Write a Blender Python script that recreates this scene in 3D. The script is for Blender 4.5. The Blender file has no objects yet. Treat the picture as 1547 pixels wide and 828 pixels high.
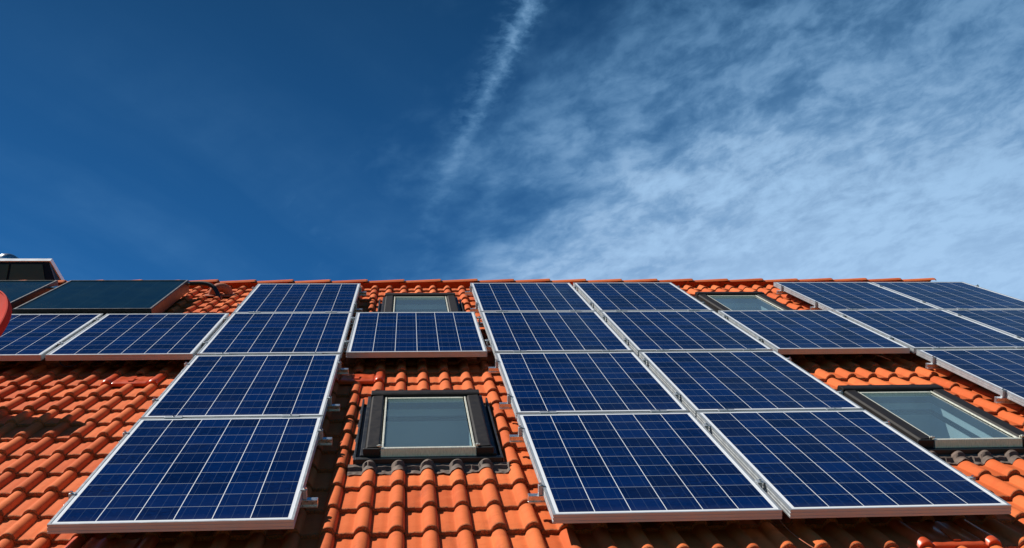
import bpy, math, random
from mathutils import Matrix, Vector
random.seed(7)
S = bpy.context.scene
COL = S.collection
R = math.radians

# ------------------------------------------------------------------ frame of the roof
PITCH = R(35.0)
cP, sP = math.cos(PITCH), math.sin(PITCH)
Z0 = 6.0
# roof coordinates: u along the eave, v up the slope, h out of the roof
MR = Matrix(((1, 0, 0, 0), (0, cP, -sP, 0), (0, sP, cP, Z0), (0, 0, 0, 1)))

# ------------------------------------------------------------------ camera
cam = bpy.data.cameras.new('camera')
cam.sensor_width = 36.0
cam.lens = 36.0 * 1770.61 / 1547.0
cam.clip_start = 0.05
cam.clip_end = 3000
co = bpy.data.objects.new('camera', cam)
COL.objects.link(co)
rx = Vector((0.99617, -0.08669, 0.01020)); ry = Vector((-0.00178, -0.13724, -0.99054)); rz = Vector((0.08729, 0.98677, -0.13688))
rz.normalize(); rx = (rx - rz * rx.dot(rz)).normalized(); ry = rz.cross(rx)
Mc = Matrix(((rx[0], -ry[0], -rz[0], 1.47627), (rx[1], -ry[1], -rz[1], -4.75903), (rx[2], -ry[2], -rz[2], 1.69221), (0, 0, 0, 1)))
co.matrix_world = MR @ Mc
S.camera = co

# ------------------------------------------------------------------ node helpers
class NG:
    def __init__(s, tree): s.t = tree; s.n = tree.nodes; s.l = tree.links
    def node(s, typ, **kw):
        n = s.n.new(typ)
        for k, v in kw.items(): setattr(n, k, v)
        return n
    def put(s, sock, v):
        if isinstance(v, bpy.types.NodeSocket): s.l.new(v, sock)
        elif v is not None: sock.default_value = v
    def m(s, op, a, b=None, c=None, clamp=False):
        n = s.node('ShaderNodeMath', operation=op, use_clamp=clamp)
        for i, v in enumerate((a, b, c)):
            if v is not None: s.put(n.inputs[i], v)
        return n.outputs[0]
    def vm(s, op, a, b=None):
        n = s.node('ShaderNodeVectorMath', operation=op)
        s.put(n.inputs[0], a)
        if b is not None: s.put(n.inputs[1], b)
        return n.outputs[0]
    def sep(s, v):
        n = s.node('ShaderNodeSeparateXYZ'); s.l.new(v, n.inputs[0]); return n.outputs
    def comb(s, x, y, z=0.0):
        n = s.node('ShaderNodeCombineXYZ')
        for i, v in enumerate((x, y, z)): s.put(n.inputs[i], v)
        return n.outputs[0]
    def noise(s, vec, scale, detail=4, rough=0.55, dist=0.0, col=False):
        n = s.node('ShaderNodeTexNoise'); s.put(n.inputs['Vector'], vec)
        n.inputs['Scale'].default_value = scale; n.inputs['Detail'].default_value = detail
        n.inputs['Roughness'].default_value = rough; n.inputs['Distortion'].default_value = dist
        return n.outputs['Color' if col else 'Fac']
    def mapr(s, v, a, b, c=0.0, d=1.0, smooth=False):
        n = s.node('ShaderNodeMapRange', clamp=True)
        if smooth: n.interpolation_type = 'SMOOTHSTEP'
        for i, x in enumerate((v, a, b, c, d)): s.put(n.inputs[i], x)
        return n.outputs[0]
    def mix(s, f, a, b, bt='MIX'):
        n = s.node('ShaderNodeMix', data_type='RGBA', blend_type=bt)
        s.put(n.inputs[0], f)
        for i, v in ((6, a), (7, b)):
            s.put(n.inputs[i], (*v, 1.0) if isinstance(v, tuple) and len(v) == 3 else v)
        return n.outputs[2]
    def mapping(s, vec, rot=(0, 0, 0), scale=(1, 1, 1), loc=(0, 0, 0)):
        n = s.node('ShaderNodeMapping'); s.put(n.inputs[0], vec)
        n.inputs['Rotation'].default_value = rot; n.inputs['Scale'].default_value = scale; n.inputs['Location'].default_value = loc
        return n.outputs[0]
    def bump(s, h, strength=0.3, dist=0.005):
        n = s.node('ShaderNodeBump'); s.put(n.inputs['Height'], h)
        n.inputs['Strength'].default_value = strength; n.inputs['Distance'].default_value = dist
        return n.outputs[0]

# ------------------------------------------------------------------ sun and sky
SUN = (MR.to_3x3() @ Vector((-0.98, 1.02, 1.0))).normalized()   # towards the sun
elev = math.asin(SUN.z); azim = math.atan2(SUN.x, SUN.y)
sl = bpy.data.lights.new('sun', 'SUN'); sl.energy = 5.0; sl.angle = R(0.53); sl.color = (1.0, 0.95, 0.86)
so = bpy.data.objects.new('sun', sl); COL.objects.link(so)
so.rotation_euler = (-SUN).to_track_quat('-Z', 'Y').to_euler(); so.location = (-20, 5, 40)

w = bpy.data.worlds.new('World'); S.world = w; w.use_nodes = True
g = NG(w.node_tree); g.n.clear()
sky = g.node('ShaderNodeTexSky', sky_type='NISHITA')
sky.sun_disc = False; sky.sun_elevation = elev; sky.sun_rotation = azim
sky.altitude = 500; sky.air_density = 1.0; sky.dust_density = 0.15; sky.ozone_density = 4.0
tc = g.node('ShaderNodeTexCoord')
dr = g.sep(g.vm('NORMALIZE', tc.outputs['Generated']))
zz = g.m('MAXIMUM', dr[2], 0.06)
qx = g.m('DIVIDE', dr[0], zz); qy = g.m('DIVIDE', dr[1], zz)
q = g.comb(qx, qy, 0.0)
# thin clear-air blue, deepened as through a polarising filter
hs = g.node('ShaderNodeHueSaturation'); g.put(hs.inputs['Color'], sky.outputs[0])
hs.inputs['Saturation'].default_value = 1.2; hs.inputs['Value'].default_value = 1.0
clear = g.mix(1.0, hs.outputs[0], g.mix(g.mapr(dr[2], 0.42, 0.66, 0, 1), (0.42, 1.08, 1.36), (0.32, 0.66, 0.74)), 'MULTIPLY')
clear = g.mix(g.mapr(dr[2], 0.08, 0.36, 0.45, 0.0), clear, (0.2, 0.55, 1.1))  # sky near the horizon darkened on purpose to cut fill light in shadows
# veil of high cloud growing towards the right
edge = g.m('SUBTRACT', qx, g.m('MULTIPLY_ADD', g.m('SUBTRACT', 1.97, qy), 0.28, -0.095))
def warped(v, sc, amt):
    wn = g.vm('SCALE', g.vm('SUBTRACT', g.noise(v, sc, 4, 0.55, col=True), (0.5, 0.5, 0.5)))
    wn.node.inputs[3].default_value = amt
    return g.vm('ADD', v, wn)
qw = warped(q, 4.0, 0.10)
# q as seen: stretch so that puffs look as wide as high
qs = g.mapping(g.mapping(qw, scale=(1.0, 0.64, 1)), rot=(0, 0, R(26)))
big = g.noise(g.mapping(qs, (0, 0, 0), (0.75, 1.3, 1)), 3.2, 4, 0.5)
med = g.noise(g.mapping(qs, (0, 0, 0), (0.9, 1.2, 1), (3, 1, 0)), 13.0, 5, 0.56)
fin = g.noise(g.mapping(qs, (0, 0, 0), (0.95, 1.1, 1), (7, 2, 0)), 40.0, 5, 0.6)
edn = g.m('MULTIPLY_ADD', g.m('SUBTRACT', big, 0.5), 0.72, g.m('MULTIPLY_ADD', g.m('SUBTRACT', med, 0.5), 0.35, edge))
cov = g.mapr(edn, -0.10, 0.60, 0, 1, True)
low = g.mapr(qy, 1.12, 1.70, 0.56, 1.0, True)
tex = g.m('ADD', g.m('MULTIPLY', big, 0.25), g.m('ADD', g.m('MULTIPLY', med, 0.45), g.m('MULTIPLY', fin, 0.30)))
texr = g.mapr(tex, 0.37, 0.62, 0.0, 1.0, True)
amp = g.m('MULTIPLY', g.mapr(qy, 1.15, 1.95, 0.66, 0.26), g.mapr(edge, 0.3, 1.2, 1.0, 0.7))     # contrast of the mottling
texr = g.m('SUBTRACT', 1.0, g.m('MULTIPLY', amp, g.m('SUBTRACT', 1.0, texr)))
alpha = g.m('MULTIPLY', g.m('MULTIPLY', g.m('MULTIPLY', cov, low), texr), g.mapr(qy, 0.2, 1.0, 0.0, 1.0, True))
# faint wisps on the left, drawn out from upper left to lower right
wis = g.noise(g.mapping(g.mapping(g.mapping(warped(q, 2.0, 0.10), scale=(1, 0.64, 1)), rot=(0, 0, R(-42))), scale=(0.5, 2.4, 1), loc=(2, 5, 0)), 2.6, 5, 0.5)
wisa = g.m('MULTIPLY', g.m('MULTIPLY', g.mapr(wis, 0.42, 0.75, 0, 0.13), g.mapr(med, 0.35, 0.65, 0.45, 1.0)), g.mapr(qy, 1.2, 1.9, 0.10, 1.0))
alpha = g.m('MAXIMUM', alpha, wisa)
# old contrail: a straight band on the cloud plane, ragged on its left side
A = Vector((0.160, 1.178)); B = Vector((0.038, 1.700)); d = (B - A).normalized(); nrm = Vector((-d.y, d.x))
qc = g.sep(warped(warped(q, 60.0, 0.010), 14.0, 0.012))
dist = g.m('ADD', g.m('MULTIPLY', g.m('SUBTRACT', qc[0], A.x), nrm.x), g.m('MULTIPLY', g.m('SUBTRACT', qc[1], A.y), nrm.y))
along = g.m('ADD', g.m('MULTIPLY', g.m('SUBTRACT', qx, A.x), d.x), g.m('MULTIPLY', g.m('SUBTRACT', qy, A.y), d.y))
side = -1.0 if nrm.x > 0 else 1.0       # sign that makes the left side positive
dl = g.m('MULTIPLY', dist, side)
core = g.m('POWER', g.mapr(g.m('ABSOLUTE', dist), 0.0, 0.018, 1, 0, True), 0.9)
tuft = g.m('MULTIPLY', g.mapr(dl, 0.0, 0.052, 1, 0, True), g.mapr(dl, -0.035, -0.005, 0, 1, True))
tuft = g.m('MULTIPLY', tuft, g.mapr(g.noise(warped(q, 20.0, 0.03), 42.0, 5, 0.6), 0.40, 0.66, 0.05, 0.45, True))
trail = g.m('ADD', g.m('MULTIPLY', core, g.mapr(g.noise(q, 55.0, 5, 0.6), 0.3, 0.7, 0.30, 0.72)), tuft)
trail = g.m('MULTIPLY', trail, g.m('MULTIPLY', g.mapr(along, 0.0, 0.66, 0.58, 0.0), g.mapr(along, -0.5, -0.2, 0.6, 1.0)))
alpha = g.m('SUBTRACT', g.m('ADD', alpha, trail), g.m('MULTIPLY', alpha, trail))
alpha = g.m('MINIMUM', alpha, 0.97)
cloudc = g.mix(g.mapr(qy, 1.1, 1.95), (5.1, 8.7, 13.0), (6.7, 10.3, 14.9))
cloudc = g.mix(g.mapr(alpha, 0.15, 0.75), (3.3, 7.9, 13.6), cloudc)
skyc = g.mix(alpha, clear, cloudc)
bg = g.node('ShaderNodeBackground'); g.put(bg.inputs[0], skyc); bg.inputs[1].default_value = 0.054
ow = g.node('ShaderNodeOutputWorld'); g.l.new(bg.outputs[0], ow.inputs[0])

S.view_settings.view_transform = 'Standard'; S.view_settings.look = 'None'
S.view_settings.exposure = 0.12; S.view_settings.gamma = 1.0
S.view_settings.use_curve_mapping = False
S.cycles.max_bounces = 6; S.cycles.diffuse_bounces = 2; S.cycles.transparent_max_bounces = 12
S.cycles.use_denoising = True

# ------------------------------------------------------------------ materials
def mat(name):
    m = bpy.data.materials.new(name); m.use_nodes = True
    g = NG(m.node_tree); g.n.clear()
    b = g.node('ShaderNodeBsdfPrincipled'); o = g.node('ShaderNodeOutputMaterial'); g.l.new(b.outputs[0], o.inputs[0])
    return m, g, b
def simple(name, col, rough=0.5, metal=0.0, var=0.12, scale=30.0, bump=0.0, spec=0.5, coat=0.0, stretch=(1, 1, 1)):
    m, g, b = mat(name)
    t = g.node('ShaderNodeTexCoord').outputs['Object']
    n = g.noise(g.mapping(t, scale=stretch), scale, 5, 0.6)
    f = g.mapr(n, 0.3, 0.7)
    g.put(b.inputs['Base Color'], g.mix(f, tuple(c * (1 - var) for c in col), tuple(min(1, c * (1 + var)) for c in col)))
    g.put(b.inputs['Roughness'], g.mapr(n, 0.3, 0.7, max(0, rough - 0.08), min(1, rough + 0.08)))
    b.inputs['Metallic'].default_value = metal; b.inputs['Specular IOR Level'].default_value = spec
    b.inputs['Coat Weight'].default_value = coat
    if bump: g.put(b.inputs['Normal'], g.bump(n, bump, 0.003))
    return m

def tile_mat(name, edge=False):
    m, g, b = mat(name)
    t = g.node('ShaderNodeTexCoord').outputs['Object']
    at = g.node('ShaderNodeAttribute', attribute_name='tone').outputs['Fac']
    big = g.noise(t, 0.9, 4, 0.6); med = g.noise(t, 14.0, 6, 0.65); fin = g.noise(t, 260.0, 3, 0.7)
    base = g.mix(at, (0.60, 0.105, 0.024), (0.86, 0.200, 0.054))
    base = g.mix(g.mapr(big, 0.35, 0.65, 0, 0.35), base, (0.66, 0.135, 0.034))
    base = g.mix(g.mapr(med, 0.52, 0.75, 0, 0.45), base, (0.50, 0.082, 0.020))
    base = g.mix(g.mapr(med, 0.46, 0.28, 0, 0.35), base, (0.84, 0.21, 0.065))
    stn = g.noise(g.mapping(t, scale=(1.6, 0.45, 1)), 5.5, 6, 0.7)
    base = g.mix(g.mapr(stn, 0.56, 0.72, 0, 0.42), base, (0.30, 0.070, 0.025))
    base = g.mix(g.mapr(fin, 0.58, 0.74, 0, 0.35), base, (0.33, 0.085, 0.04))
    # sparse lichen and lime specks
    vo = g.node('ShaderNodeTexVoronoi'); g.put(vo.inputs['Vector'], t); vo.inputs['Scale'].default_value = 34.0
    sp = g.m('MULTIPLY', g.mapr(vo.outputs['Distance'], 0.05, 0.12, 1, 0), g.mapr(g.noise(t, 7.0, 2), 0.55, 0.62, 0, 1))
    base = g.mix(g.m('MULTIPLY', sp, 0.5), base, (0.62, 0.36, 0.24))
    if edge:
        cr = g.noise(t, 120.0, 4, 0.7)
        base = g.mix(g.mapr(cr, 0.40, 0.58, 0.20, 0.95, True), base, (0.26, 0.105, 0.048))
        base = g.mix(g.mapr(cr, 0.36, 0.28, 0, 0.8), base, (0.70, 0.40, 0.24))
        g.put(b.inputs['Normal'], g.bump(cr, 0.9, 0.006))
    else:
        g.put(b.inputs['Normal'], g.bump(g.m('ADD', fin, g.m('MULTIPLY', med, 1.5)), 0.35, 0.0012))
    g.put(b.inputs['Base Color'], base)
    b.inputs['Roughness'].default_value = 0.88 if edge else 0.80
    b.inputs['Specular IOR Level'].default_value = 0.18
    return m

M = {}
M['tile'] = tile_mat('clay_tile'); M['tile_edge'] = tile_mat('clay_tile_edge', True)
M['alu'] = simple('anodised_aluminium', (0.50, 0.53, 0.55), 0.42, 0.50, 0.05, 15, stretch=(1, 1, 1))
M['alu_dull'] = simple('mill_aluminium', (0.78, 0.81, 0.83), 0.30, 0.9, 0.10, 60, 0.1)
M['steel'] = simple('stainless_steel', (0.62, 0.62, 0.60), 0.25, 1.0, 0.1, 80)
M['clad'] = simple('brown_grey_cladding', (0.018, 0.015, 0.014), 0.55, 0.0, 0.22, 25, 0.05, 0.18)
M['black'] = simple('black_rubber', (0.012, 0.012, 0.013), 0.6, 0.0, 0.25, 40, 0.2)
M['flash'] = simple('dark_flashing', (0.022, 0.024, 0.026), 0.45, 0.2, 0.3, 18, 0.15)
M['lead'] = simple('weathered_lead', (0.15, 0.105, 0.082), 0.78, 0.1, 0.6, 22, 0.6)
M['sash'] = simple('champagne_anodised_metal', (0.84, 0.82, 0.68), 0.38, 0.30, 0.18, 45, 0.1, stretch=(5, 1, 1))
M['plaster'] = simple('white_plaster', (0.74, 0.73, 0.70), 0.85, 0, 0.04, 6, 0.1)
M['attic'] = simple('dim_attic_lining', (0.16, 0.15, 0.14), 0.9, 0, 0.1, 3, 0.1)
M['membrane'] = simple('roof_underlay', (0.03, 0.026, 0.024), 0.9, 0, 0.2, 5)
M['wall'] = simple('rendered_wall', (0.62, 0.56, 0.46), 0.9, 0, 0.06, 3, 0.4)
M['hook_orange'] = simple('orange_enamelled_metal', (0.76, 0.10, 0.025), 0.34, 0.0, 0.22, 9, 0.15, 0.5, 0.25)
M['terracotta'] = simple('terracotta', (0.46, 0.13, 0.06), 0.8, 0, 0.2, 25, 0.3)
M['red'] = simple('red_lacquer', (0.66, 0.050, 0.030), 0.85, 0, 0.05, 8, 0.02, 0.15)
M['col_frame'] = simple('bronze_frame', (0.055, 0.030, 0.026), 0.38, 0.3, 0.15, 20)
M['grey_trim'] = simple('grey_trim', (0.22, 0.21, 0.20), 0.45, 0.5, 0.1, 20)
M['white'] = simple('white_coping', (0.80, 0.82, 0.84), 0.4, 0.1, 0.03, 9)
M['brown_glass'] = simple('brown_glazing', (0.052, 0.066, 0.020), 0.4, 0, 0.2, 3, 0.0, 0.5)
M['side_blue'] = simple('dark_slate_side', (0.012, 0.018, 0.026), 0.7, 0, 0.1, 6, 0.0, 0.1)
M['zinc'] = simple('zinc_gutter', (0.33, 0.34, 0.35), 0.5, 0.8, 0.1, 12)

def pv_glass():
    m, g, b = mat('photovoltaic_laminate')
    t = g.node('ShaderNodeTexCoord').outputs['Object']
    rnd = g.node('ShaderNodeObjectInfo').outputs['Random']
    s = g.sep(t)
    PX, PY, MX, MY = 0.1575, 0.1612, 0.0275, 0.034
    cx = g.m('DIVIDE', g.m('SUBTRACT', s[0], MX), PX); cy = g.m('DIVIDE', g.m('SUBTRACT', s[1], MY), PY)
    fx = g.m('FRACT', cx); fy = g.m('FRACT', cy); ix = g.m('FLOOR', cx); iy = g.m('FLOOR', cy)
    def edge(f, wdt): return g.m('MAXIMUM', g.m('LESS_THAN', f, wdt), g.m('GREATER_THAN', f, 1 - wdt))
    line = g.m('MAXIMUM', edge(fx, 0.0105), edge(fy, 0.0085))
    out = g.m('MAXIMUM', g.m('MAXIMUM', g.m('LESS_THAN', cx, 0.0), g.m('GREATER_THAN', cx, 6.0)),
              g.m('MAXIMUM', g.m('LESS_THAN', cy, 0.0), g.m('GREATER_THAN', cy, 10.0)))
    white = g.m('MAXIMUM', line, out)
    wn = g.node('ShaderNodeTexWhiteNoise', noise_dimensions='3D')
    g.put(wn.inputs['Vector'], g.comb(ix, iy, g.m('MULTIPLY', rnd, 57.0)))
    cell = wn.outputs['Value']
    wn2 = g.node('ShaderNodeTexWhiteNoise', noise_dimensions='3D')
    g.put(wn2.inputs['Vector'], g.comb(ix, iy, g.m('MULTIPLY_ADD', rnd, 31.0, 5.0)))
    off = g.comb(g.m('MULTIPLY', cell, 9.0), g.m('MULTIPLY', wn2.outputs['Value'], 9.0), g.m('MULTIPLY', rnd, 40.0))
    vo = g.node('ShaderNodeTexVoronoi'); g.put(vo.inputs['Vector'], g.vm('ADD', t, off)); vo.inputs['Scale'].default_value = 62.0
    gr = g.sep(vo.outputs['Color'])[0]
    blue = g.mix(cell, (0.0004, 0.0070, 0.044), (0.0008, 0.0150, 0.090))
    blue = g.mix(g.mapr(gr, 0, 1, 0, 0.55), blue, (0.0014, 0.0195, 0.105))
    blue = g.mix(g.m('MULTIPLY', g.m('GREATER_THAN', wn2.outputs['Value'], 0.72), 0.5), blue, (0.0006, 0.0055, 0.034))
    # three busbars per cell
    def bar(p): return g.m('LESS_THAN', g.m('ABSOLUTE', g.m('SUBTRACT', fx, p)), 0.0048)
    bars = g.m('MAXIMUM', bar(0.1667), g.m('MAXIMUM', bar(0.5), bar(0.8333)))
    blue = g.mix(g.m('MULTIPLY', bars, 0.16), blue, (0.25, 0.36, 0.46))
    bs = g.mix(g.m('MAXIMUM', edge(fx, 0.0105), out), (0.40, 0.45, 0.50), (0.84, 0.86, 0.88))
    c = g.mix(white, blue, bs)
    g.put(b.inputs['Base Color'], c)
    dirt = g.noise(t, 3.0, 5, 0.6)
    dv = g.vm('ADD', t, g.comb(g.m('MULTIPLY', rnd, 30.0), 0.0, g.m('MULTIPLY', rnd, 11.0)))
    dust = g.noise(dv, 2.2, 6, 0.65); spots = g.noise(dv, 38.0, 3, 0.7)
    low_ = g.mapr(s[1], 0.0, 0.10, 0.05, 0.0)        # dust that gathers at the lower frame edge
    df = g.m('ADD', g.m('ADD', g.mapr(dust, 0.45, 0.8, 0.0, 0.02), low_), g.mapr(spots, 0.66, 0.74, 0.0, 0.04))
    g.put(b.inputs['Base Color'], g.mix(df, c, (0.34, 0.33, 0.30)))
    g.put(b.inputs['Roughness'], g.mapr(dirt, 0.3, 0.7, 0.10, 0.22))
    b.inputs['IOR'].default_value = 1.13
    b.inputs['Specular IOR Level'].default_value = 0.35
    return m
M['pv'] = pv_glass()

def collector_glass():
    m, g, b = mat('collector_glass')
    t = g.node('ShaderNodeTexCoord').outputs['Object']; s = g.sep(t)
    f = g.m('FRACT', g.m('DIVIDE', s[0], 0.19))
    ln = g.mapr(g.m('ABSOLUTE', g.m('SUBTRACT', f, 0.5)), 0.0, 0.022, 0.55, 0)
    n = g.noise(t, 4.0, 5)
    base = g.mix(g.mapr(n, 0.3, 0.7), (0.0025, 0.013, 0.022), (0.0045, 0.022, 0.034))
    base = g.mix(ln, base, (0.02, 0.055, 0.075))
    g.put(b.inputs['Base Color'], base)
    g.put(b.inputs['Roughness'], g.mapr(n, 0.3, 0.7, 0.16, 0.26)); b.inputs['IOR'].default_value = 1.15
    return m
M['collector'] = collector_glass()

def window_glass():
    m = bpy.data.materials.new('window_glass'); m.use_nodes = True
    g = NG(m.node_tree); g.n.clear()
    fr = g.node('ShaderNodeFresnel'); fr.inputs[0].default_value = 1.52
    tr = g.node('ShaderNodeBsdfTransparent'); tr.inputs[0].default_value = (0.84, 0.95, 0.98, 1)
    gl = g.node('ShaderNodeBsdfGlossy'); gl.inputs['Roughness'].default_value = 0.03; gl.inputs[0].default_value = (1, 1, 1, 1)
    df = g.node('ShaderNodeBsdfDiffuse'); df.inputs[0].default_value = (0.30, 0.42, 0.48, 1)
    mx = g.node('ShaderNodeMixShader'); g.put(mx.inputs[0], g.m('MULTIPLY', fr.outputs[0], g.m('SUBTRACT', 1.0, g.node('ShaderNodeNewGeometry').outputs['Backfacing']))); g.l.new(tr.outputs[0], mx.inputs[1]); g.l.new(gl.outputs[0], mx.inputs[2])
    m2 = g.node('ShaderNodeMixShader'); m2.inputs[0].default_value = 0.13; g.l.new(mx.outputs[0], m2.inputs[1]); g.l.new(df.outputs[0], m2.inputs[2])
    o = g.node('ShaderNodeOutputMaterial'); g.l.new(m2.outputs[0], o.inputs[0])
    return m
M['glass'] = window_glass()

def grass_mat():
    m, g, b = mat('lawn')
    t = g.node('ShaderNodeTexCoord').outputs['Object']
    n = g.noise(t, 0.4, 6); n2 = g.noise(t, 30.0, 5)
    c = g.mix(g.mapr(n, 0.35, 0.65), (0.035, 0.07, 0.018), (0.075, 0.11, 0.03))
    c = g.mix(g.mapr(n2, 0.4, 0.7, 0, 0.6), c, (0.02, 0.045, 0.012))
    g.put(b.inputs['Base Color'], c); b.inputs['Roughness'].default_value = 0.95
    g.put(b.inputs['Normal'], g.bump(n2, 0.8, 0.03))
    return m
M['grass'] = grass_mat()

# ------------------------------------------------------------------ mesh helpers
class MB:
    def __init__(s): s.v = []; s.f = []; s.mi = []; s.tone = None
    def add(s, verts, faces, mi=0):
        o = len(s.v); s.v += [tuple(p) for p in verts]
        for f in faces: s.f.append(tuple(i + o for i in f)); s.mi.append(mi)
        return s
    def box(s, x0, x1, y0, y1, z0, z1, mi=0, rot=None):
        vs = [(x, y, z) for z in (z0, z1) for y in (y0, y1) for x in (x0, x1)]
        if rot: vs = [rot @ Vector(p) for p in vs]
        return s.add(vs, [(0, 2, 3, 1), (4, 5, 7, 6), (0, 1, 5, 4), (2, 6, 7, 3), (0, 4, 6, 2), (1, 3, 7, 5)], mi)
    def extrude(s, prof, a, b, axis=0, mi=0):
        # closed profile (p,q) extruded along axis 0 (x; p=y,q=z) or 1 (y; p=x,q=z)
        n = len(prof)
        mk = (lambda t, p: (t, p[0], p[1])) if axis == 0 else (lambda t, p: (p[0], t, p[1]))
        vs = [mk(a, p) for p in prof] + [mk(b, p) for p in prof]
        fs = [(i, (i + 1) % n, n + (i + 1) % n, n + i) for i in range(n)] + [tuple(range(n))[::-1], tuple(range(n, 2 * n))]
        return s.add(vs, fs, mi)
    def tube(s, pts, r, seg=10, mi=0, caps=True):
        pts = [Vector(p) for p in pts]; rings = []
        rs = r if isinstance(r, (list, tuple)) else [r] * len(pts)
        up = Vector((0.03, 0.02, 1))
        for i, p in enumerate(pts):
            t = (pts[min(i + 1, len(pts) - 1)] - pts[max(i - 1, 0)]).normalized()
            a = t.cross(up)
            if a.length < 1e-3: a = t.cross(Vector((1, 0, 0)))
            a.normalize(); b = t.cross(a)
            rings.append([p + (a * math.cos(k * 2 * math.pi / seg) + b * math.sin(k * 2 * math.pi / seg)) * rs[i] for k in range(seg)])
        vs = [x for rg in rings for x in rg]
        fs = [(i * seg + k, i * seg + (k + 1) % seg, (i + 1) * seg + (k + 1) % seg, (i + 1) * seg + k) for i in range(len(pts) - 1) for k in range(seg)]
        if caps: fs += [tuple(range(seg))[::-1], tuple(range((len(pts) - 1) * seg, len(pts) * seg))]
        return s.add(vs, fs, mi)
    def lathe(s, prof, cx, cy, seg=32, mi=0):
        vs = [(cx + r * math.cos(k * 2 * math.pi / seg), cy + r * math.sin(k * 2 * math.pi / seg), z) for r, z in prof for k in range(seg)]
        fs = [(i * seg + k, i * seg + (k + 1) % seg, (i + 1) * seg + (k + 1) % seg, (i + 1) * seg + k) for i in range(len(prof) - 1) for k in range(seg)]
        return s.add(vs, fs, mi)
    def build(s, name, mats, parent=None, smooth=False, bevel=0.0, base=None, autos=None):
        me = bpy.data.meshes.new(name); me.from_pydata(s.v, [], s.f)
        for m in (mats if isinstance(mats, (list, tuple)) else [mats]): me.materials.append(M[m])
        me.polygons.foreach_set('material_index', s.mi)
        if smooth: me.polygons.foreach_set('use_smooth', [True] * len(me.polygons))
        if s.tone is not None:
            a = me.attributes.new('tone', 'FLOAT', 'POINT'); a.data.foreach_set('value', s.tone)
        me.update()
        if bevel or not smooth:
            import bmesh
            bm = bmesh.new(); bm.from_mesh(me); bmesh.ops.recalc_face_normals(bm, faces=bm.faces)
            bm.to_mesh(me); bm.free()
        if smooth and autos:
            me.set_sharp_from_angle(angle=R(autos))
        o = bpy.data.objects.new(name, me); COL.objects.link(o)
        if parent is not None: o.parent = parent
        if base is not None: o.matrix_world = base
        if bevel:
            mo = o.modifiers.new('bevel', 'BEVEL'); mo.width = bevel; mo.segments = 2; mo.limit_method = 'ANGLE'; mo.angle_limit = R(40)
        return o

def root(name, label, cat, mw, group=None):
    o = bpy.data.objects.new(name, None); COL.objects.link(o); o.matrix_world = mw
    o.empty_display_size = 0.2
    tag(o, label, cat, group); return o
def tag(o, label, cat=None, group=None):
    o['label'] = label
    if cat: o['category'] = cat
    if group: o['group'] = group
def at(u, v, h): return MR @ Matrix.Translation((u, v, h))
def empty_part(name, parent, loc=(0, 0, 0)):
    o = bpy.data.objects.new(name, None); COL.objects.link(o); o.parent = parent; o.location = loc; o.empty_display_size = 0.1; return o
def copy_tree(o, parent=None):
    c = o.copy(); COL.objects.link(c); c.parent = parent
    for ch in list(o.children): copy_tree(ch, c)
    return c

# ------------------------------------------------------------------ ground
gb = MB(); gb.box(-900, 900, -900, 900, -0.5, 0.0)
gr = gb.build('ground', 'grass'); gr['kind'] = 'structure'; gr['label'] = 'green lawn around the house'

# ------------------------------------------------------------------ tiled roof
CREST0, TP = 1.122, 0.150       # first crest and pitch of the rolls
COURSE0, CP = 0.178, 0.319      # front of a course and the course gauge
U0, U1, VE, VR = -4.0, 7.20, -1.45, 7.50
def roll(u):
    s = (u - CREST0) / TP; s -= math.floor(s + 0.5); d = s * TP      # -0.075..0.075 from crest
    if d >= 0: t = d / 0.031
    else: t = -d / 0.039
    if t >= 1: z = 0.0
    elif d >= 0: z = 0.032 * math.sqrt(max(0.0, 1 - t * t)) ** 0.9
    else: z = 0.032 * (math.sqrt(max(0.0, 1 - t * t)) * 0.7 + 0.3 * (1 - t * t)) * (1 - 0.12 * t * t)
    dd = abs(d) - 0.075
    return z + 0.002 * math.exp(-(dd / 0.012) ** 2)
def tile_h(u, v):
    k = math.floor((v - COURSE0) / CP); f = (v - COURSE0) / CP - k
    return -0.132 + roll(u) - 0.021 * f
SK = [(1.245, 1.20), (4.240, 1.21), (1.250, 5.17), (4.275, 5.18)]
SW, SL = 0.66, 1.24
HOLES = [(a - 0.058, a + SW + 0.058, b - 0.01, b + SL + 0.03) for a, b in SK]
HOOKS = [(-0.566, 3.049, 0.372), (0.934, 3.049, 0.372), (3.634, -0.141, 0.372), (0.034, -0.141, 0.372)]
HOLES += [(a + 0.003, a + w_ - 0.003, b - 0.006, b + 0.40) for a, b, w_ in HOOKS]
SOFF = [-0.075, -0.066, -0.057, -0.050, -0.042, -0.0385, -0.036, -0.031, -0.026, -0.018, -0.009, 0.0, 0.009, 0.017, 0.024, 0.0275, 0.0305, 0.032, 0.045, 0.06]
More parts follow.
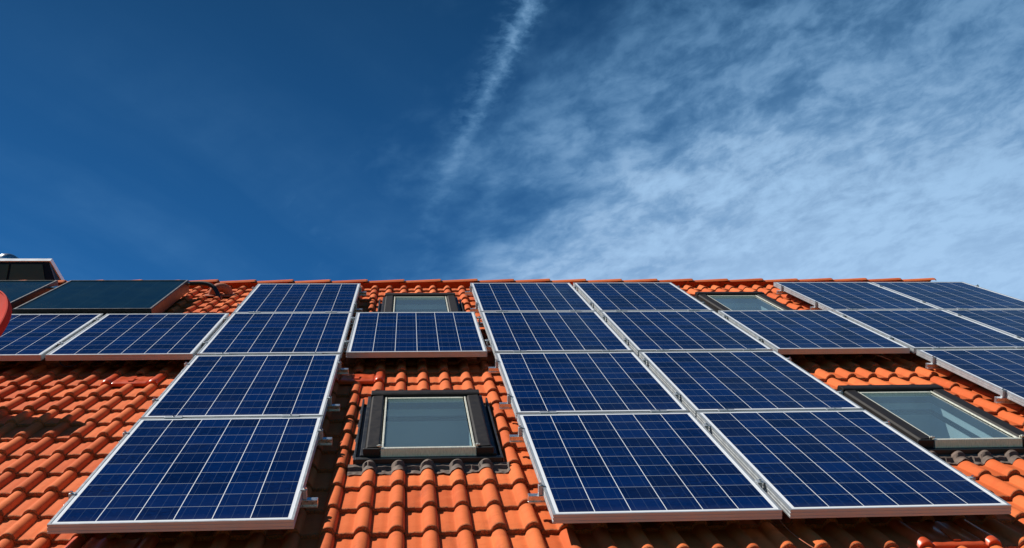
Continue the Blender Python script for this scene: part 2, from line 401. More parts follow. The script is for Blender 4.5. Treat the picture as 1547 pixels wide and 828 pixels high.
def tiles():
    mb = MB(); mb.tone = []
    def emit(ua, ub, va, vb, front, jit, tone, cutfront):
        us = [ua]
        k0 = math.floor((ua - CREST0) / TP) - 1
        for k in range(k0, k0 + 5):
            for s in SOFF:
                x = CREST0 + k * TP + s
                if ua + 0.001 < x < ub - 0.001: us.append(x)
        us.append(ub); us = sorted(us); n = len(us)
        rows = []
        def hh(u, v): return -0.132 + roll(u) - 0.021 * (v - front) / CP + jit[0] + jit[1] * (u - ua) + jit[2] * (v - va)
        wob = [0.0015 * math.sin(x * 41 + jit[3]) + random.uniform(-.0012, .0012) for x in us]
        rows.append(([(u, va + 0.002 + wb, hh(u, va) - 0.0235) for u, wb in zip(us, wob)]))
        rows.append(([(u, va + wb, hh(u, va) - 0.006) for u, wb in zip(us, wob)]))
        rows.append(([(u, va + 0.002 + wb, hh(u, va) - 0.002) for u, wb in zip(us, wob)]))
        rows.append(([(u, va + 0.0115 + wb * 2.2, hh(u, va + .0115)) for u, wb in zip(us, wob)]))
        rows.append(([(u, va + 0.5 * (vb - va), hh(u, va + 0.5 * (vb - va))) for u in us]))
        rows.append(([(u, vb, hh(u, vb)) for u in us]))
        vs = [p for r in rows for p in r]; fs = []; mi = []
        for r in range(len(rows) - 1):
            for i in range(n - 1):
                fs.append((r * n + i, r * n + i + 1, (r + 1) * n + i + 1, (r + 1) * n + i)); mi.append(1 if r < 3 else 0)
        # side skirts
        o = len(vs)
        for col in (0, n - 1):
            base = len(vs)
            for r in range(1, len(rows)):
                x, y, z = rows[r][col]; vs.append((x, y, z - 0.02))
            for r in range(1, len(rows) - 1):
                a, b_ = r * n + col, (r + 1) * n + col; c, d_ = base + r, base + r - 1
                fs.append((a, b_, c, d_)); mi.append(0)
        b0 = len(mb.v); mb.v += vs
        for f, mm in zip(fs, mi): mb.f.append(tuple(i + b0 for i in f)); mb.mi.append(mm)
        mb.tone += [tone] * len(vs)
    seam0 = CREST0 + 0.034
    kc0 = math.floor((VE - COURSE0) / CP); kc1 = math.ceil((VR - COURSE0) / CP)
    for kc in range(kc0, kc1):
        f = COURSE0 + kc * CP; head = min(f + 0.40, VR - 0.012)
        if f > VR - 0.16: continue
        j0 = math.floor((U0 - seam0) / 0.30); j1 = math.ceil((U1 - seam0) / 0.30)
        for j in range(j0, j1):
            rj = random.Random(kc * 1000 + j)
            a = seam0 + j * 0.30; b = min(a + 0.2985, U1)
            if a > U1 - 0.03: continue
            jit = (rj.uniform(-.0022, .0022), rj.uniform(-.012, .012), rj.uniform(-.006, .006), rj.uniform(0, 6))
            tone = rj.random(); fv = f + rj.uniform(-.005, .005)
            pieces = [(a, b, fv, head)]
            for (ha, hb, hc, hd) in HOLES:
                if hd - hc < 0.5 and not (hc - 0.02 < f < hc + 0.03): continue
                np_ = []
                for (pa, pb, pc, pd) in pieces:
                    if pb <= ha or pa >= hb or pd <= hc or pc >= hd: np_.append((pa, pb, pc, pd)); continue
                    if pa < ha: np_.append((pa, ha, pc, pd))
                    if pb > hb: np_.append((hb, pb, pc, pd))
                    ma, mb2 = max(pa, ha), min(pb, hb)
                    if pc < hc: np_.append((ma, mb2, pc, hc))
                    if pd > hd: np_.append((ma, mb2, hd, pd))
                pieces = np_
            for (pa, pb, pc, pd) in pieces:
                if pb - pa > 0.006 and pd - pc > 0.02: emit(pa, pb, pc, pd, f, jit, tone, False)
    return mb
house = root('tiled_house', 'orange tiled pitched roof of the house carrying the panels and four skylights', 'house', at(0, VE, 0) @ Matrix.Identity(4))
HB = at(0, 0, 0)
def hpart(mb, name, mats, parent=house, **kw):
    o = mb.build(name, mats, None, **kw); o.parent = parent
    return o
bpy.context.view_layer.update()
HOUSE_INV = house.matrix_world.inverted()
def place(o, parent, mw):
    o.parent = parent; o.matrix_parent_inverse = Matrix.Identity(4)
    bpy.context.view_layer.update()
    o.matrix_world = mw
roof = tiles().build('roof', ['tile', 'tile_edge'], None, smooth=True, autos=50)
place(roof, house, HB)

# ridge tiles: overlapping tapered half rounds
def ridge():
    mb = MB(); mb.tone = []
    L = 0.385; x = U0 - 0.05; k = 0
    seg = 14
    x = 7.20 - L * 30
    while x < 7.18:
        rj = random.Random(k + 77)
        dz = rj.uniform(-.003, .003); tone = rj.random()
        n0 = len(mb.v)
        rows = []
        for (xx, rad) in ((x - 0.045, 0.098), (x, 0.099), (x + L * 0.5, 0.108), (x + L - 0.012, 0.117), (x + L, 0.1155), (x + L, 0.102)):
            row = []
            for i in range(seg + 1):
                a = math.radians(25 + 130 * i / seg)
                row.append((xx, rad * math.cos(a) * -1.08, rad * math.sin(a) + dz))
            rows.append(row)
        for r in rows: mb.v += r
        mb.tone += [tone] * (len(rows) * (seg + 1))
        for r in range(len(rows) - 1):
            for i in range(seg):
                mb.f.append((n0 + r * (seg + 1) + i, n0 + r * (seg + 1) + i + 1, n0 + (r + 1) * (seg + 1) + i + 1, n0 + (r + 1) * (seg + 1) + i))
                mb.mi.append(1 if r >= 3 else 0)
        x += L; k += 1
    return mb
ry_w = MR @ Vector((0, VR, -0.180))
MRIDGE = Matrix.Translation((0, ry_w.y, ry_w.z))
rd = ridge().build('ridge', ['tile', 'tile_edge'], None, smooth=True, autos=50)
place(rd, roof, MRIDGE)

# boarding under the tiles, with openings for the skylights, and the far slope
dk = MB()
def deck_rects(u0, u1, v0, v1, holes):
    us = sorted({u0, u1} | {x for h in holes for x in h[:2]}); vs = sorted({v0, v1} | {x for h in holes for x in h[2:]})
    for i in range(len(us) - 1):
        for j in range(len(vs) - 1):
            cu_, cv = (us[i] + us[i + 1]) / 2, (vs[j] + vs[j + 1]) / 2
            if any(h[0] < cu_ < h[1] and h[2] < cv < h[3] for h in holes): continue
            yield us[i], us[i + 1], vs[j], vs[j + 1]
SHAFT = [(a + 0.07, a + SW - 0.07, b + 0.06, b + SL - 0.10) for a, b in SK]
for a, b, c, d_ in deck_rects(U0 + 0.02, U1 - 0.02, VE + 0.02, VR - 0.05, SHAFT): dk.box(a, b, c, d_, -0.215, -0.180)
deck = dk.build('roof_boarding', 'membrane', None); place(deck, house, HB)
# far slope (same pitch, falling away behind the ridge)
fs_ = MB(); fs_.tone = None
nu = int((U1 - U0) / 0.0375); rows_ = 28
for r in range(rows_):
    y0 = 0.03 + r * CP; y1 = y0 + CP
    for i in range(nu):
        a = U0 + i * (U1 - U0) / nu; b = a + (U1 - U0) / nu
        za, zb = roll(a), roll(b)
        fs_.add([(a, y0, za - 0.02), (b, y0, zb - 0.02), (b, y1, zb), (a, y1, za), (a, y1, za - 0.02), (b, y1, zb - 0.02)], [(0, 1, 2, 3), (3, 2, 5, 4)])
far = fs_.build('rear_roof_slope', 'tile', None, smooth=False)
rt = MR @ Vector((0, VR, -0.14))
MFAR = Matrix.Translation((0, rt.y, rt.z)) @ Matrix.Rotation(-PITCH, 4, 'X')
place(far, house, MFAR)
# walls and verge boards (world coordinates)
e0 = MR @ Vector((0, VE + 0.25, -0.22)); rg = MR @ Vector((0, VR, -0.24))
yb = 2 * rg.y - e0.y
wl = MB()
def gable(x0, x1):
    vs = []
    for x in (x0, x1): vs += [(x, e0.y, 0), (x, yb, 0), (x, yb, e0.z - .02), (x, rg.y, rg.z - .02), (x, e0.y, e0.z - .02)]
    wl.add(vs, [(4, 3, 2, 1, 0), (5, 6, 7, 8, 9), (0, 1, 6, 5), (1, 2, 7, 6), (2, 3, 8, 7), (3, 4, 9, 8), (4, 0, 5, 9)])
gable(U0 + 0.10, U0 + 0.35); gable(U1 - 0.35, U1 - 0.10)
wl.box(U0 + 0.36, U1 - 0.36, e0.y, e0.y + 0.25, 0, e0.z - 0.06)
wl.box(U0 + 0.36, U1 - 0.36, yb - 0.25, yb, 0, e0.z - 0.06)
walls = wl.build('wall', 'wall', None); place(walls, house, Matrix.Identity(4))
fl = MB(); fl.box(U0 + 0.37, U1 - 0.37, e0.y + 0.26, yb - 0.26, e0.z + 0.3, e0.z + 0.5)
flo = fl.build('attic_floor', 'attic', None); place(flo, house, Matrix.Identity(4))
gt = MB()
gp = [(0.075 * math.cos(R(a)), 0.075 * math.sin(R(a))) for a in range(180, 361, 15)] + [(0.070 * math.cos(R(a)), 0.070 * math.sin(R(a))) for a in range(360, 179, -15)]
gt.extrude(gp, U0, U1, 0)
ev = MR @ Vector((0, VE - 0.05, -0.19))
gut = gt.build('gutter', 'zinc', None); place(gut, house, Matrix.Translation((0, ev.y, ev.z)))

# ------------------------------------------------------------------ skylights (parts of the house)
def skylight(u0, v0, seed, label):
    e = bpy.data.objects.new('skylight', None); COL.objects.link(e); e.empty_display_size = 0.2
    place(e, house, at(u0, v0, 0)); e['label'] = label
    def sub(mb, name, mats, **kw):
        o = mb.build(name, mats, None, **kw); place(o, e, at(u0, v0, 0)); return o
    W, L = SW, SL
    # flashing tray round the frame
    f = MB()
    f.box(-0.075, 0.0, -0.03, L + 0.05, -0.150, -0.146); f.box(W, W + 0.075, -0.03, L + 0.05, -0.150, -0.146)
    f.box(0.0, W, L - 0.01, L + 0.12, -0.146, -0.142)
    for xa, xb in ((-0.062, -0.050), (W + 0.050, W + 0.062)): f.box(xa, xb, -0.02, L + 0.045, -0.146, -0.104)
    for xa, xb in ((-0.026, -0.004), (W + 0.004, W + 0.026)): f.box(xa, xb, -0.01, L + 0.02, -0.145, -0.082)
    f.box(-0.05, W + 0.05, -0.052, -0.012, -0.146, -0.092)
    sub(f, 'flashing', 'flash', bevel=0.003)
    # dressed apron following the tiles
    a = MB(); nx = 150; ny = 9; rj = random.Random(seed)
    ph = [rj.uniform(0, 6) for _ in range(4)]
    xa0, xb0 = -0.085, W + 0.085
    grid = []
    for j in range(ny + 1):
        t = j / ny
        for i in range(nx + 1):
            x = xa0 + (xb0 - xa0) * i / nx
            ragged = 0.010 * math.sin(x * 23 + ph[0]) + 0.006 * math.sin(x * 71 + ph[1])
            y = -0.160 + ragged + t * (0.110 - ragged)
            hz = max(tile_h(u0 + x, v0 + y + e_) for e_ in (-0.012, 0.0, 0.015, 0.03)) if y < -0.07 else -0.132 + roll(u0 + x) * (1 - t) ** 2 * 1.0
            wr = 0.0025 * math.sin(x * 150 + ph[2] + y * 20) * math.sin(y * 90 + ph[3]) * (1 - t)
            lift = 0.004 * max(0, math.sin(x * 37 + ph[1])) * (1 - t) ** 3
            z = hz + 0.005 + wr + lift + 0.008 * t
            grid.append((x, y, z))
    top = len(grid)
    grid += [(x, y, z - 0.003) for x, y, z in grid]
    fcs = []
    for j in range(ny):
        for i in range(nx):
            p = j * (nx + 1) + i
            fcs.append((p, p + 1, p + nx + 2, p + nx + 1)); fcs.append((top + p, top + p + nx + 1, top + p + nx + 2, top + p + 1))
    for i in range(nx): fcs.append((i, top + i, top + i + 1, i + 1))
    a.add(grid, fcs); sub(a, 'apron', 'lead', smooth=True, autos=45)
    # cladding: sides, hood, black lower corners
    c = MB()
    for s0, s1 in ((0.0, 0.078), (W - 0.078, W)):
        c.extrude([(s0, -0.135), (s1, -0.135), (s1, -0.052), (s1 - 0.008, -0.044), (s0 + 0.010, -0.047), (s0, -0.058)], 0.012, L - 0.11, 1)
    c.extrude([(L - 0.108, -0.135), (L, -0.135), (L, -0.050), (L - 0.012, -0.036), (L - 0.090, -0.034), (L - 0.108, -0.040)], -0.004, W + 0.004, 0)
    sub(c, 'cladding', 'clad', bevel=0.003)
    k = MB()
    k.box(-0.012, 0.079, -0.006, 0.010, -0.145, -0.050); k.box(W - 0.079, W + 0.012, -0.006, 0.010, -0.145, -0.050)
    k.box(0.081, W - 0.081, 0.006, 0.030, -0.140, -0.108)
    sub(k, 'lower_frame', 'black', bevel=0.004)
    # sash: brushed bottom rail and side strips, head strip under the hood
    s = MB()
    s.extrude([(-0.018, -0.106), (0.004, -0.106), (0.004, -0.050), (-0.002, -0.050)], 0.082, W - 0.082, 0)
    s.box(0.082, W - 0.082, 0.004, 0.022, -0.056, -0.050)
    for xa in (0.082, W - 0.097): s.box(xa + 0.003, xa + 0.013, 0.024, L - 0.112, -0.062, -0.054)
    s.box(0.100, W - 0.100, L - 0.145, L - 0.112, -0.085, -0.056)
    sub(s, 'sash', 'sash', bevel=0.0015)
    for xc in (0.074, W - 0.074):
        b = MB(); b.tube([(xc - 0.014, 0.016, -0.042), (xc - 0.006, 0.016, -0.042), (xc - 0.005, 0.016, -0.042), (xc + 0.005, 0.016, -0.042), (xc + 0.006, 0.016, -0.042), (xc + 0.014, 0.016, -0.042)], [0.005, 0.005, 0.008, 0.008, 0.005, 0.005], 10)
        sub(b, 'hinge_bolt', 'sash', smooth=True, autos=40)
    p = MB(); p.box(0.099, W - 0.099, 0.012, L - 0.146, -0.068, -0.064)
    sub(p, 'pane', 'glass')
    # reveal going down into the attic
    sh = MB(); x0, x1, y0, y1 = 0.07, W - 0.07, 0.06, L - 0.10; zt, zb = -0.075, -0.40
    # four lining boards, the upper one flared
    sh.box(x0 - 0.02, x0, y0, y1, zb, zt); sh.box(x1, x1 + 0.02, y0, y1, zb, zt)
    sh.box(x0, x1, y0 - 0.02, y0, zb, zt); sh.box(x0, x1, y1, y1 + 0.02, zb, zt)
    sub(sh, 'reveal', 'plaster')
    return e
skylight(*SK[0], 1, 'skylight in the middle of the roof, fully in view between two panel columns')
skylight(*SK[1], 2, 'right skylight with a sunlit white reveal seen through its pane')
skylight(*SK[2], 3, 'small far skylight under the ridge above the single middle panel')
skylight(*SK[3], 4, 'far right skylight just under the ridge, half hidden by panels')

# ------------------------------------------------------------------ orange hook tiles
def hook_tile(u, v, wd):
    mb = MB(); n = 62; rows = []
    def hz(x):
        e = min(x, wd - x)           # a roll at each end, flat platform in between
        base = roll(u + x) if e < 0.062 else 0.0
        plat = 0.013 * min(1.0, max(0.0, (e - 0.062) / 0.012))
        return base + plat
    def rib(x, y): return 0.0015 * math.sin(x * 90) * (1 if y > 0 else 0)
    for (y, dz) in ((-0.004, -0.024), (-0.007, -0.003), (0.0, 0.002), (0.05, 0.002), (0.17, -0.008), (0.345, -0.019)):
        rows.append([(wd * i / n, y, hz(wd * i / n) + dz + rib(wd * i / n, y)) for i in range(n + 1)])
    for r in rows: mb.v += r
    for r in range(len(rows) - 1):
        for i in range(n): mb.f.append((r * (n + 1) + i, r * (n + 1) + i + 1, (r + 1) * (n + 1) + i + 1, (r + 1) * (n + 1) + i)); mb.mi.append(0)
    mb.box(wd / 2 - 0.016, wd / 2 + 0.016, 0.03, 0.16, 0.017, 0.023)
    o = mb.build('hook_tile', 'hook_orange', None, smooth=True, autos=40); place(o, roof, at(u, v, -0.130))
    return o
for (u, v, wd), lb in zip(HOOKS, ('glossy orange metal tile below the left panels', 'glossy orange metal tile in shade left above the middle skylight',
                   'glossy orange metal tile below the lower right panel', 'glossy orange metal tile in the shade under the lower left panel')):
    hook_tile(u, v, wd)['label'] = lb

# ------------------------------------------------------------------ solar panels
PW, PH, PT = 0.998, 1.675, 0.040
def ring_frame(prof, W, H):
    # prof: list of (inset, height); swept round the rectangle with mitred corners
    mb = MB(); n = len(prof); vs = []
    for (sx, sy) in ((0, 0), (1, 0), (1, 1), (0, 1)):
        for (i, z) in prof: vs.append((i if sx == 0 else W - i, i if sy == 0 else H - i, z))
    fs = [(k * n + a, ((k + 1) % 4) * n + a, ((k + 1) % 4) * n + (a + 1) % n, k * n + (a + 1) % n) for k in range(4) for a in range(n)]
    return mb.add(vs, fs)
def make_panel():
    r = bpy.data.objects.new('solar_panel', None); COL.objects.link(r)
    prof = [(0, 0), (0.011, 0), (0.011, -0.004), (0.003, -0.006), (0.003, -PT + .002), (0.024, -PT + .002), (0.024, -PT),
            (0, -PT), (0, -0.030), (0.0018, -0.029), (0.0018, -0.0265), (0, -0.0255), (0, -0.0145), (0.0018, -0.0135), (0.0018, -0.011), (0, -0.010)]
    f = ring_frame(prof, PW, PH).build('frame', 'alu', r)
    g_ = MB(); g_.box(0.0035, PW - 0.0035, 0.0035, PH - 0.0035, -0.0058, -0.0022); g_.build('cell_laminate', 'pv', r)
    j = MB(); j.box(0.44, 0.56, 1.48, 1.56, -0.026, -0.006); j.build('junction_box', 'black', r, bevel=0.003)
    return r
proto = make_panel(); used = False
CU = dict(Y=-2.052, Z=-1.025, A=-0.002, B=1.030, C=2.082, D=3.117, E=4.152, F=5.178, G=6.186)
RV = {1: 0.0, 2: 1.708, 3: 3.430, 4: 5.124}
PL = {
 ('A', 1): 'lowest blue solar panel of the left column, large at lower left',
 ('A', 2): 'second blue solar panel from the bottom in the left full column',
 ('A', 3): 'third blue solar panel from the bottom in the left full column',
 ('A', 4): 'topmost blue solar panel of the left full column, under the ridge',
 ('B', 3): 'single blue solar panel between the two middle skylights',
 ('C', 1): 'lowest blue solar panel in the column right of the middle skylight',
 ('C', 2): 'second blue solar panel up in the column right of the middle skylight',
 ('C', 3): 'third blue solar panel up in the column right of the middle skylight',
 ('C', 4): 'topmost blue solar panel in the column right of the middle skylight',
 ('D', 1): 'lowest blue solar panel at lower right, left of the right skylight',
 ('D', 2): 'second blue solar panel up in the column left of the right skylights',
 ('D', 3): 'third blue solar panel up in the column left of the right skylights',
 ('D', 4): 'topmost blue solar panel in the column left of the right skylights',
 ('E', 3): 'blue solar panel between the two right skylights',
 ('F', 2): 'blue solar panel right of the right skylight, cut by the picture edge',
 ('F', 3): 'blue solar panel just right of the one between the right skylights',
 ('F', 4): 'topmost blue solar panel just right of the far right skylight',
 ('G', 3): 'blue solar panel cut by the right edge, second row from the ridge',
 ('G', 4): 'topmost blue solar panel at the far right end of the ridge',
 ('Y', 3): 'blue solar panel partly hidden by the red dish at the left edge',
 ('Z', 3): 'blue solar panel below the dark thermal collector, left of the full column',
}
for (c, r_), lb in PL.items():
    if not used: p = proto; used = True
    else: p = copy_tree(proto)
    rj = random.Random(ord(c) * 10 + r_)
    dv = {'A': -0.008, 'Z': -0.012, 'Y': -0.012}.get(c, 0.0) + (0.006 if (c, r_) == ('A', 1) else 0)
    p.matrix_world = at(CU[c] + rj.uniform(-.0015, .0015), RV[r_] + dv + rj.uniform(-.002, .002), rj.uniform(-.001, .001))
    tag(p, lb, 'solar panel', 'blue solar panels on the tiled roof')

# ------------------------------------------------------------------ mounting rails with clamps and hooks
RP = [(-0.020, -0.077), (0.020, -0.077), (0.020, -0.041), (-0.020, -0.041), (-0.020, -0.050), (-0.010, -0.050), (-0.010, -0.069), (-0.020, -0.069)]
def rail(ua, ub, v, label, gaps, ends):
    r = root('mounting_rail', label, 'rail', at(ua, v, 0), 'aluminium mounting rails under the panels')
    mb = MB(); mb.extrude(RP, 0, ub - ua, 0); mb.build('rail_bar', 'alu_dull', r, bevel=0.0012)
    for gx in gaps:          # mid clamps between two panels
        c = MB(); c.box(gx - 0.017, gx + 0.017, -0.024, 0.024, 0.0015, 0.0055); c.box(gx - 0.006, gx + 0.006, -0.022, 0.022, -0.040, 0.0015)
        o = c.build('mid_clamp', 'alu', r, bevel=0.001); o.location = (-ua, 0, 0)
        b = MB(); b.tube([(gx, 0, 0.005), (gx, 0, 0.013)], 0.0075, 6); q_ = b.build('bolt', 'steel', o)
    for ex, sgn in ends:     # end clamps: sgn -1 = clamp stands left of a panel edge
        c = MB()
        a, b_ = (ex + sgn * 0.0015, ex + sgn * 0.020); x0, x1 = min(a, b_), max(a, b_)
        c.box(x0, x1, -0.014, 0.014, -0.040, 0.0018)
        a, b_ = (ex - sgn * 0.009, ex + sgn * 0.020); x0, x1 = min(a, b_), max(a, b_)
        c.box(x0, x1, -0.014, 0.014, 0.0020, 0.0055)
        o = c.build('end_clamp', 'alu', r, bevel=0.001); o.location = (-ua, 0, 0)
        b = MB(); xb = ex + sgn * 0.011; b.tube([(xb, 0, 0.0055), (xb, 0, 0.014)], 0.007, 6); b.build('bolt', 'steel', o)
    x = 0.30
    while x < ub - ua - 0.05:      # roof hooks that carry the rail
        h = MB(); h.box(x - 0.016, x + 0.016, -0.028, -0.022, -0.118, -0.052); h.box(x - 0.016, x + 0.016, -0.028, 0.12, -0.124, -0.118); h.box(x - 0.016, x + 0.016, 0.114, 0.12, -0.165, -0.124)
        h.build('roof_hook', 'steel', r, bevel=0.001)
        x += 0.86
    return r
def gap(a, b): return (CU[a] + PW + CU[b]) / 2
LO, HI = 0.385, 1.375
for off, nm in ((LO, 'lower'), (HI, 'upper')):
    rail(CU['A'] - 0.04, CU['A'] + PW + 0.068, RV[1] + off, f'{nm} short rail under the lowest panel of the left column', [], [(CU['A'], -1), (CU['A'] + PW, 1)])
    rail(CU['A'] - 0.04, CU['A'] + PW + 0.068, RV[2] + off, f'{nm} short rail under the second panel of the left column', [], [(CU['A'], -1), (CU['A'] + PW, 1)])
    rail(CU['A'] - 0.04, CU['A'] + PW + 0.068, RV[4] + off, f'{nm} short rail under the topmost panel of the left column', [], [(CU['A'], -1), (CU['A'] + PW, 1)])
    for rr, t in ((1, 'two lowest panels'), (2, 'second row of panels'), (4, 'two topmost panels')):
        rail(CU['C'] - 0.066, CU['D'] + PW + 0.03, RV[rr] + off, f'{nm} rail carrying the {t} left of the right skylights', [gap('C', 'D')], [(CU['C'], -1), (CU['D'] + PW, 1)])
    rail(CU['Y'] - 0.05, CU['G'] + PW + 0.03, RV[3] + off, f'long {nm} rail crossing the whole roof under the third row of panels', [gap(a, b) for a, b in ('YZ', 'ZA', 'AB', 'BC', 'CD', 'DE', 'EF', 'FG')], [(CU['Y'], -1), (CU['G'] + PW, 1)])
    rail(CU['F'] - 0.055, CU['F'] + PW + 0.05, RV[2] + off, f'{nm} rail stub under the panel cut by the right frame edge', [], [(CU['F'], -1), (CU['F'] + PW, 1)])
    rail(CU['F'] - 0.055, CU['G'] + PW + 0.03, RV[4] + off, f'{nm} rail under the two topmost panels at the right', [gap('F', 'G')], [(CU['F'], -1), (CU['G'] + PW, 1)])

# flat plates lying over the gaps between two rows
def plate(u, v, label):
    mb = MB(); mb.box(-0.048, 0.048, -0.017, 0.017, -0.004, 0.0045 - 0.0005)
    o = mb.build('connector_plate', 'alu', None, bevel=0.001); o.matrix_world = at(u, v, 0.002)
    b = MB(); b.tube([(0, 0, 0.004), (0, 0, 0.009)], 0.006, 6); b.build('bolt', 'steel', o)
    tag(o, label, 'clamp', 'flat clamp plates between panel rows')
ORD = {1: 'lowest', 2: 'second', 3: 'third'}
WHO = {'A': 'left full column', 'C': 'column right of middle skylight', 'D': 'column left of right skylights', 'F': 'column right of right skylights', 'G': 'last column'}
for c in 'ACDFG':
    for r_ in (1, 2, 3):
        if (c, r_) not in PL or (c, r_ + 1) not in PL: continue
        for t, sd in ((0.18, 'left'), (0.82, 'right')):
            dv = -0.008 if c == 'A' else 0
            plate(CU[c] + t * PW, (RV[r_] + PH + RV[r_ + 1]) / 2 + dv, f'{sd} silver plate above the {ORD[r_]} panel, {WHO[c]}')

# ------------------------------------------------------------------ thermal collectors
def collector(u, v, W, H, label):
    r = root('thermal_collector', label, 'solar collector', at(u, v, 0), 'dark flat thermal collectors by the ridge')
    T = 0.034; B_ = -0.075
    ring_frame([(0, T - 0.004), (0.006, T), (0.020, T), (0.022, T - 0.005), (0.022, B_), (0, B_)], W, H).build('frame', 'col_frame', r)
    ring_frame([(0.0045, T + 0.0022), (0.0185, T + 0.0022), (0.0185, T + 0.0005), (0.0045, T + 0.0005)], W, H).build('trim', 'grey_trim', r)
    m = MB(); m.box(0.0225, W - 0.0225, 0.0225, H - 0.0225, B_ + 0.01, T - 0.005); m.build('glass_cover', 'collector', r)
    m = MB(); m.box(0.001, W - 0.001, -0.004, -0.001, B_ + 0.004, T - 0.006); m.build('front_shade_strip', 'black', r)  # black strip paints the shade on the lower front face
    for x in (0.2, W - 0.25):
        h = MB(); h.box(x, x + 0.04, 0.25, 0.29, -0.16, B_ - 0.001); h.box(x, x + 0.04, H - 0.29, H - 0.25, -0.16, B_ - 0.001); h.build('bracket', 'alu_dull', r)
    return r
collector(-1.795, 5.125, 1.125, 1.68, 'dark teal flat thermal collector with brown side, next to the bare ridge tiles')
collector(-3.06, 5.125, 1.15, 1.68, 'dark teal thermal collector at the left picture edge above the red dish')
pj = root('collector_joint', 'small steel pipe coupling between the two thermal collectors', 'pipe', at(-1.853, 6.55, 0.0))
m = MB(); m.tube([(-0.057, 0, 0), (0.055, 0, 0)], 0.012, 12); m.build('pipe', 'steel', pj, smooth=True, autos=40)
m = MB(); m.tube([(-0.018, 0, 0), (0.018, 0, 0)], 0.019, 6); m.build('nut', 'steel', pj)

# terracotta pipe hood and black insulated hose
hd = root('vent_hood', 'terracotta vent hood on the tiles between the collector and the left panel column', 'roof vent', at(-0.40, 6.86, -0.135))
m = MB(); pts = []; 
for i in range(11):
    a = R(175 * i / 10); pts.append((0.0 - 0.075 * math.cos(a) + 0.03, 0.0, 0.075 * math.sin(a) + 0.012))
m.tube(pts, [0.052 - 0.001 * i for i in range(11)], 16); m.build('hood', 'terracotta', hd, smooth=True, autos=50)
m = MB(); m.box(-0.13, 0.17, -0.08, 0.12, 0.004, 0.020); m.build('base_tile', 'terracotta', hd, bevel=0.008)
m = MB()
def bez(P, n=22):
    out = []
    for i in range(n + 1):
        t = i / n; a, b, c, d_ = [Vector(p) for p in P]
        out.append(a * (1 - t) ** 3 + b * 3 * t * (1 - t) ** 2 + c * 3 * t * t * (1 - t) + d_ * t ** 3)
    return out
m.tube(bez([(0, 0, 0), (0.16, 0.02, 0.0), (0.26, -0.03, 0.03), (0.31, -0.14, -0.135)]), 0.021, 12)
hz = m.build('hose', 'black', None, smooth=True, autos=50); hz.matrix_world = at(-0.67, 6.80, 0.0)
tag(hz, 'black insulated hose arching from the collector corner into the vent hood', 'hose')
m = MB(); m.tube([(-0.03, 0, 0), (0.012, 0, 0)], 0.024, 14); m.build('coupling', 'steel', hz, smooth=True, autos=40)

# ------------------------------------------------------------------ satellite dish
C = Vector((-1.385, 2.52, 0.30)); nrm_ = Vector((-0.34, -0.44, 0.83)).normalized()
xa = Vector((1, 0, 0)); xa = (xa - nrm_ * xa.dot(nrm_)).normalized(); ya = nrm_.cross(xa)
MD = MR @ Matrix(((xa[0], ya[0], nrm_[0], C[0]), (xa[1], ya[1], nrm_[1], C[1]), (xa[2], ya[2], nrm_[2], C[2]), (0, 0, 0, 1)))
dish = root('satellite_dish', 'red satellite dish cut by the left picture edge, casting a shadow on the tiles', 'satellite dish', at(C[0] - 0.12, C[1] + 0.22, -0.14))
def dpart(mb, name, mt, par=None, **kw):
    o = mb.build(name, mt, None, **kw); place(o, par or dish, MD); return o
RD = 0.45
m = MB(); prf = [(0.0005, -0.055)] + [(RD * t, -0.055 + 0.055 * t * t) for t in (.15, .3, .45, .6, .75, .9, .97)] + [(RD, 0.0)]
prf += [(RD, -0.006)] + [(RD * t, -0.061 + 0.055 * t * t) for t in (.97, .75, .5, .25)] + [(0.0005, -0.061)]
m.lathe(prf, 0, 0, 72); refl = dpart(m, 'reflector', 'red', smooth=True, autos=50)
m = MB(); m.lathe([(RD + 0.001, 0.006), (RD + 0.010, 0.004), (RD + 0.012, -0.014), (RD + 0.008, -0.046), (RD + 0.001, -0.046), (RD + 0.001, 0.006)], 0, 0, 72)
dpart(m, 'rim', 'red', refl, smooth=True, autos=50)
m = MB(); m.tube([(-0.0, -0.40, -0.01), (0, -0.36, 0.18), (0, -0.22, 0.40)], 0.011, 10); dpart(m, 'feed_arm', 'grey_trim', smooth=True, autos=40)
m = MB(); m.tube([(0, -0.235, 0.38), (0, -0.20, 0.345), (0, -0.18, 0.32)], [0.022, 0.030, 0.033], 14); dpart(m, 'receiver_head', 'white', smooth=True, autos=40)
m = MB(); m.box(-0.05, 0.05, -0.08, 0.08, -0.115, -0.058); dpart(m, 'bracket', 'grey_trim', bevel=0.004)
MW = at(C[0] - 0.0, C[1] + 0.07, -0.12)
upr = MR.to_3x3().inverted() @ Vector((0, 0, 1))
m = MB(); top = Vector((-0.02, 0.0, 0.50)); m.tube([(top - upr * 0.62), top + upr * 0.03], 0.022, 14)
o = m.build('mast', 'steel', None, smooth=True, autos=40); place(o, dish, MW)

# ------------------------------------------------------------------ glazed chimney box behind the ridge

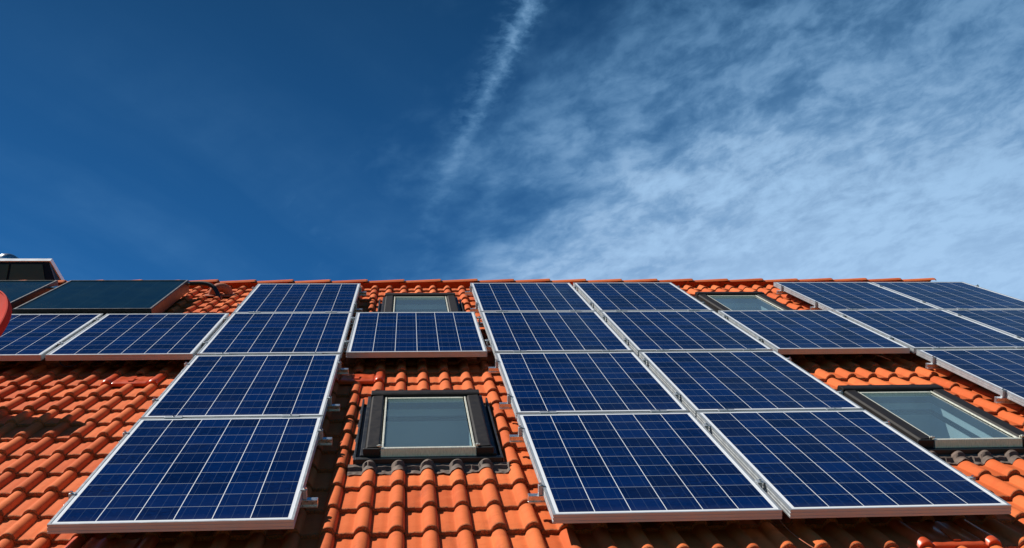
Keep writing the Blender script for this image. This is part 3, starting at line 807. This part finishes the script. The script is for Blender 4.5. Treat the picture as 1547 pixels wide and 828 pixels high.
ch = empty_part('chimney', house); place(ch, house, Matrix.Translation((-3.0, 6.45, Z0)))
ch['label'] = 'dark glazed box with white coping behind the ridge at the far left'
def cpart(mb, name, mt, par=None, **kw):
    o = mb.build(name, mt, None, **kw); place(o, par or ch, Matrix.Translation((0, 0, Z0))); return o
ZT, ZB = 4.605, 3.60
def sx(z, right=True):      # flared sides
    o = (ZT - z) * 0.42
    return (-2.318 + o) if right else (-3.70 - o)
Y0, Y1 = 6.45, 7.45
m = MB()
m.add([(sx(ZB, False), Y0, ZB), (sx(ZB), Y0, ZB), (sx(ZT), Y0, ZT), (sx(ZT, False), Y0, ZT), (sx(ZB, False), Y1, ZB), (sx(ZB), Y1, ZB), (sx(ZT), Y1, ZT), (sx(ZT, False), Y1, ZT)],
      [(0, 1, 2, 3), (5, 4, 7, 6), (1, 5, 6, 2), (4, 0, 3, 7), (3, 2, 6, 7), (4, 5, 1, 0)])
cpart(m, 'casing', 'side_blue', bevel=0.004)
m = MB()
def pane(xl, xr):
    zt, zb = ZT - 0.035, ZB + 0.3
    m.add([(xl(zb), Y0 - 0.012, zb), (xr(zb), Y0 - 0.012, zb), (xr(zt), Y0 - 0.012, zt), (xl(zt), Y0 - 0.012, zt), (xl(zb), Y0 - 0.002, zb), (xr(zb), Y0 - 0.002, zb), (xr(zt), Y0 - 0.002, zt), (xl(zt), Y0 - 0.002, zt)],
          [(0, 1, 2, 3), (5, 4, 7, 6), (1, 5, 6, 2), (4, 0, 3, 7), (3, 2, 6, 7), (4, 5, 1, 0)])
pane(lambda z: -2.70, lambda z: sx(z) - 0.075 + (ZT - z) * -0.15)
pane(lambda z: -3.36, lambda z: -2.725)
cpart(m, 'panes', 'brown_glass')
ZT -= 0.02; m = MB(); m.extrude([(Y0 - 0.013, ZT + 0.021), (Y1 + 0.03, ZT + 0.022), (Y1 + 0.03, ZT + 0.075), (Y0 + 0.034, ZT + 0.077), (Y0 - 0.013, ZT + 0.026)], -3.71, -2.305, 0)
cpart(m, 'coping', 'white', bevel=0.004)
m = MB(); a, b_ = sx(ZT - 0.004), sx(ZB)
m.add([(a + 0.002, Y0 - 0.006, ZT - 0.004), (a + 0.012, Y0 - 0.006, ZT - 0.004), (b_ + 0.012, Y0 - 0.006, ZB), (b_ + 0.002, Y0 - 0.006, ZB), (a + 0.002, Y0 - 0.003, ZT - 0.004), (a + 0.012, Y0 - 0.003, ZT - 0.004), (b_ + 0.012, Y0 - 0.003, ZB), (b_ + 0.002, Y0 - 0.003, ZB)],
      [(0, 1, 2, 3), (5, 4, 7, 6), (1, 5, 6, 2), (4, 0, 3, 7), (3, 2, 6, 7), (4, 5, 1, 0)])
cpart(m, 'corner_strip', 'grey_trim')
m = MB(); m.lathe([(0.085, 4.65), (0.085, 4.84), (0.125, 4.845), (0.125, 4.875), (0.115, 4.905), (0.08, 4.93), (0.0005, 4.945)], -2.93, 6.95, 36)
cpart(m, 'flue_cap', 'steel', smooth=True, autos=40)

# ------------------------------------------------------------------ loose cables
def cable(P, label, r=0.003):
    m = MB(); pts = []
    for k in range(len(P) - 3): pass
    m.tube(bez(P), r, 7); o = m.build('cable', 'terracotta' if 'brown' in label else 'black', None, smooth=True, autos=60); o.matrix_world = at(0, 0, 0)
    tag(o, label, 'cable')
cable([(3.10, 0.30, -0.05), (3.12, 0.12, -0.10), (3.08, 0.00, -0.09), (3.18, -0.28, -0.098)], 'thin brown cable hanging below the gap between the two lowest right panels', 0.0022)
cable([(-0.95, 3.50, -0.045), (-0.93, 3.36, -0.060), (-0.86, 3.36, -0.11), (-0.80, 3.48, -0.05)], 'short dark cable loop under the panel right of the red dish')
cable([(4.85, 3.52, -0.045), (4.93, 3.38, -0.05), (5.02, 3.37, -0.09), (5.03, 3.50, -0.11)], 'thin brown cable loop under the panel between the two right skylights')
bpy.context.view_layer.update()
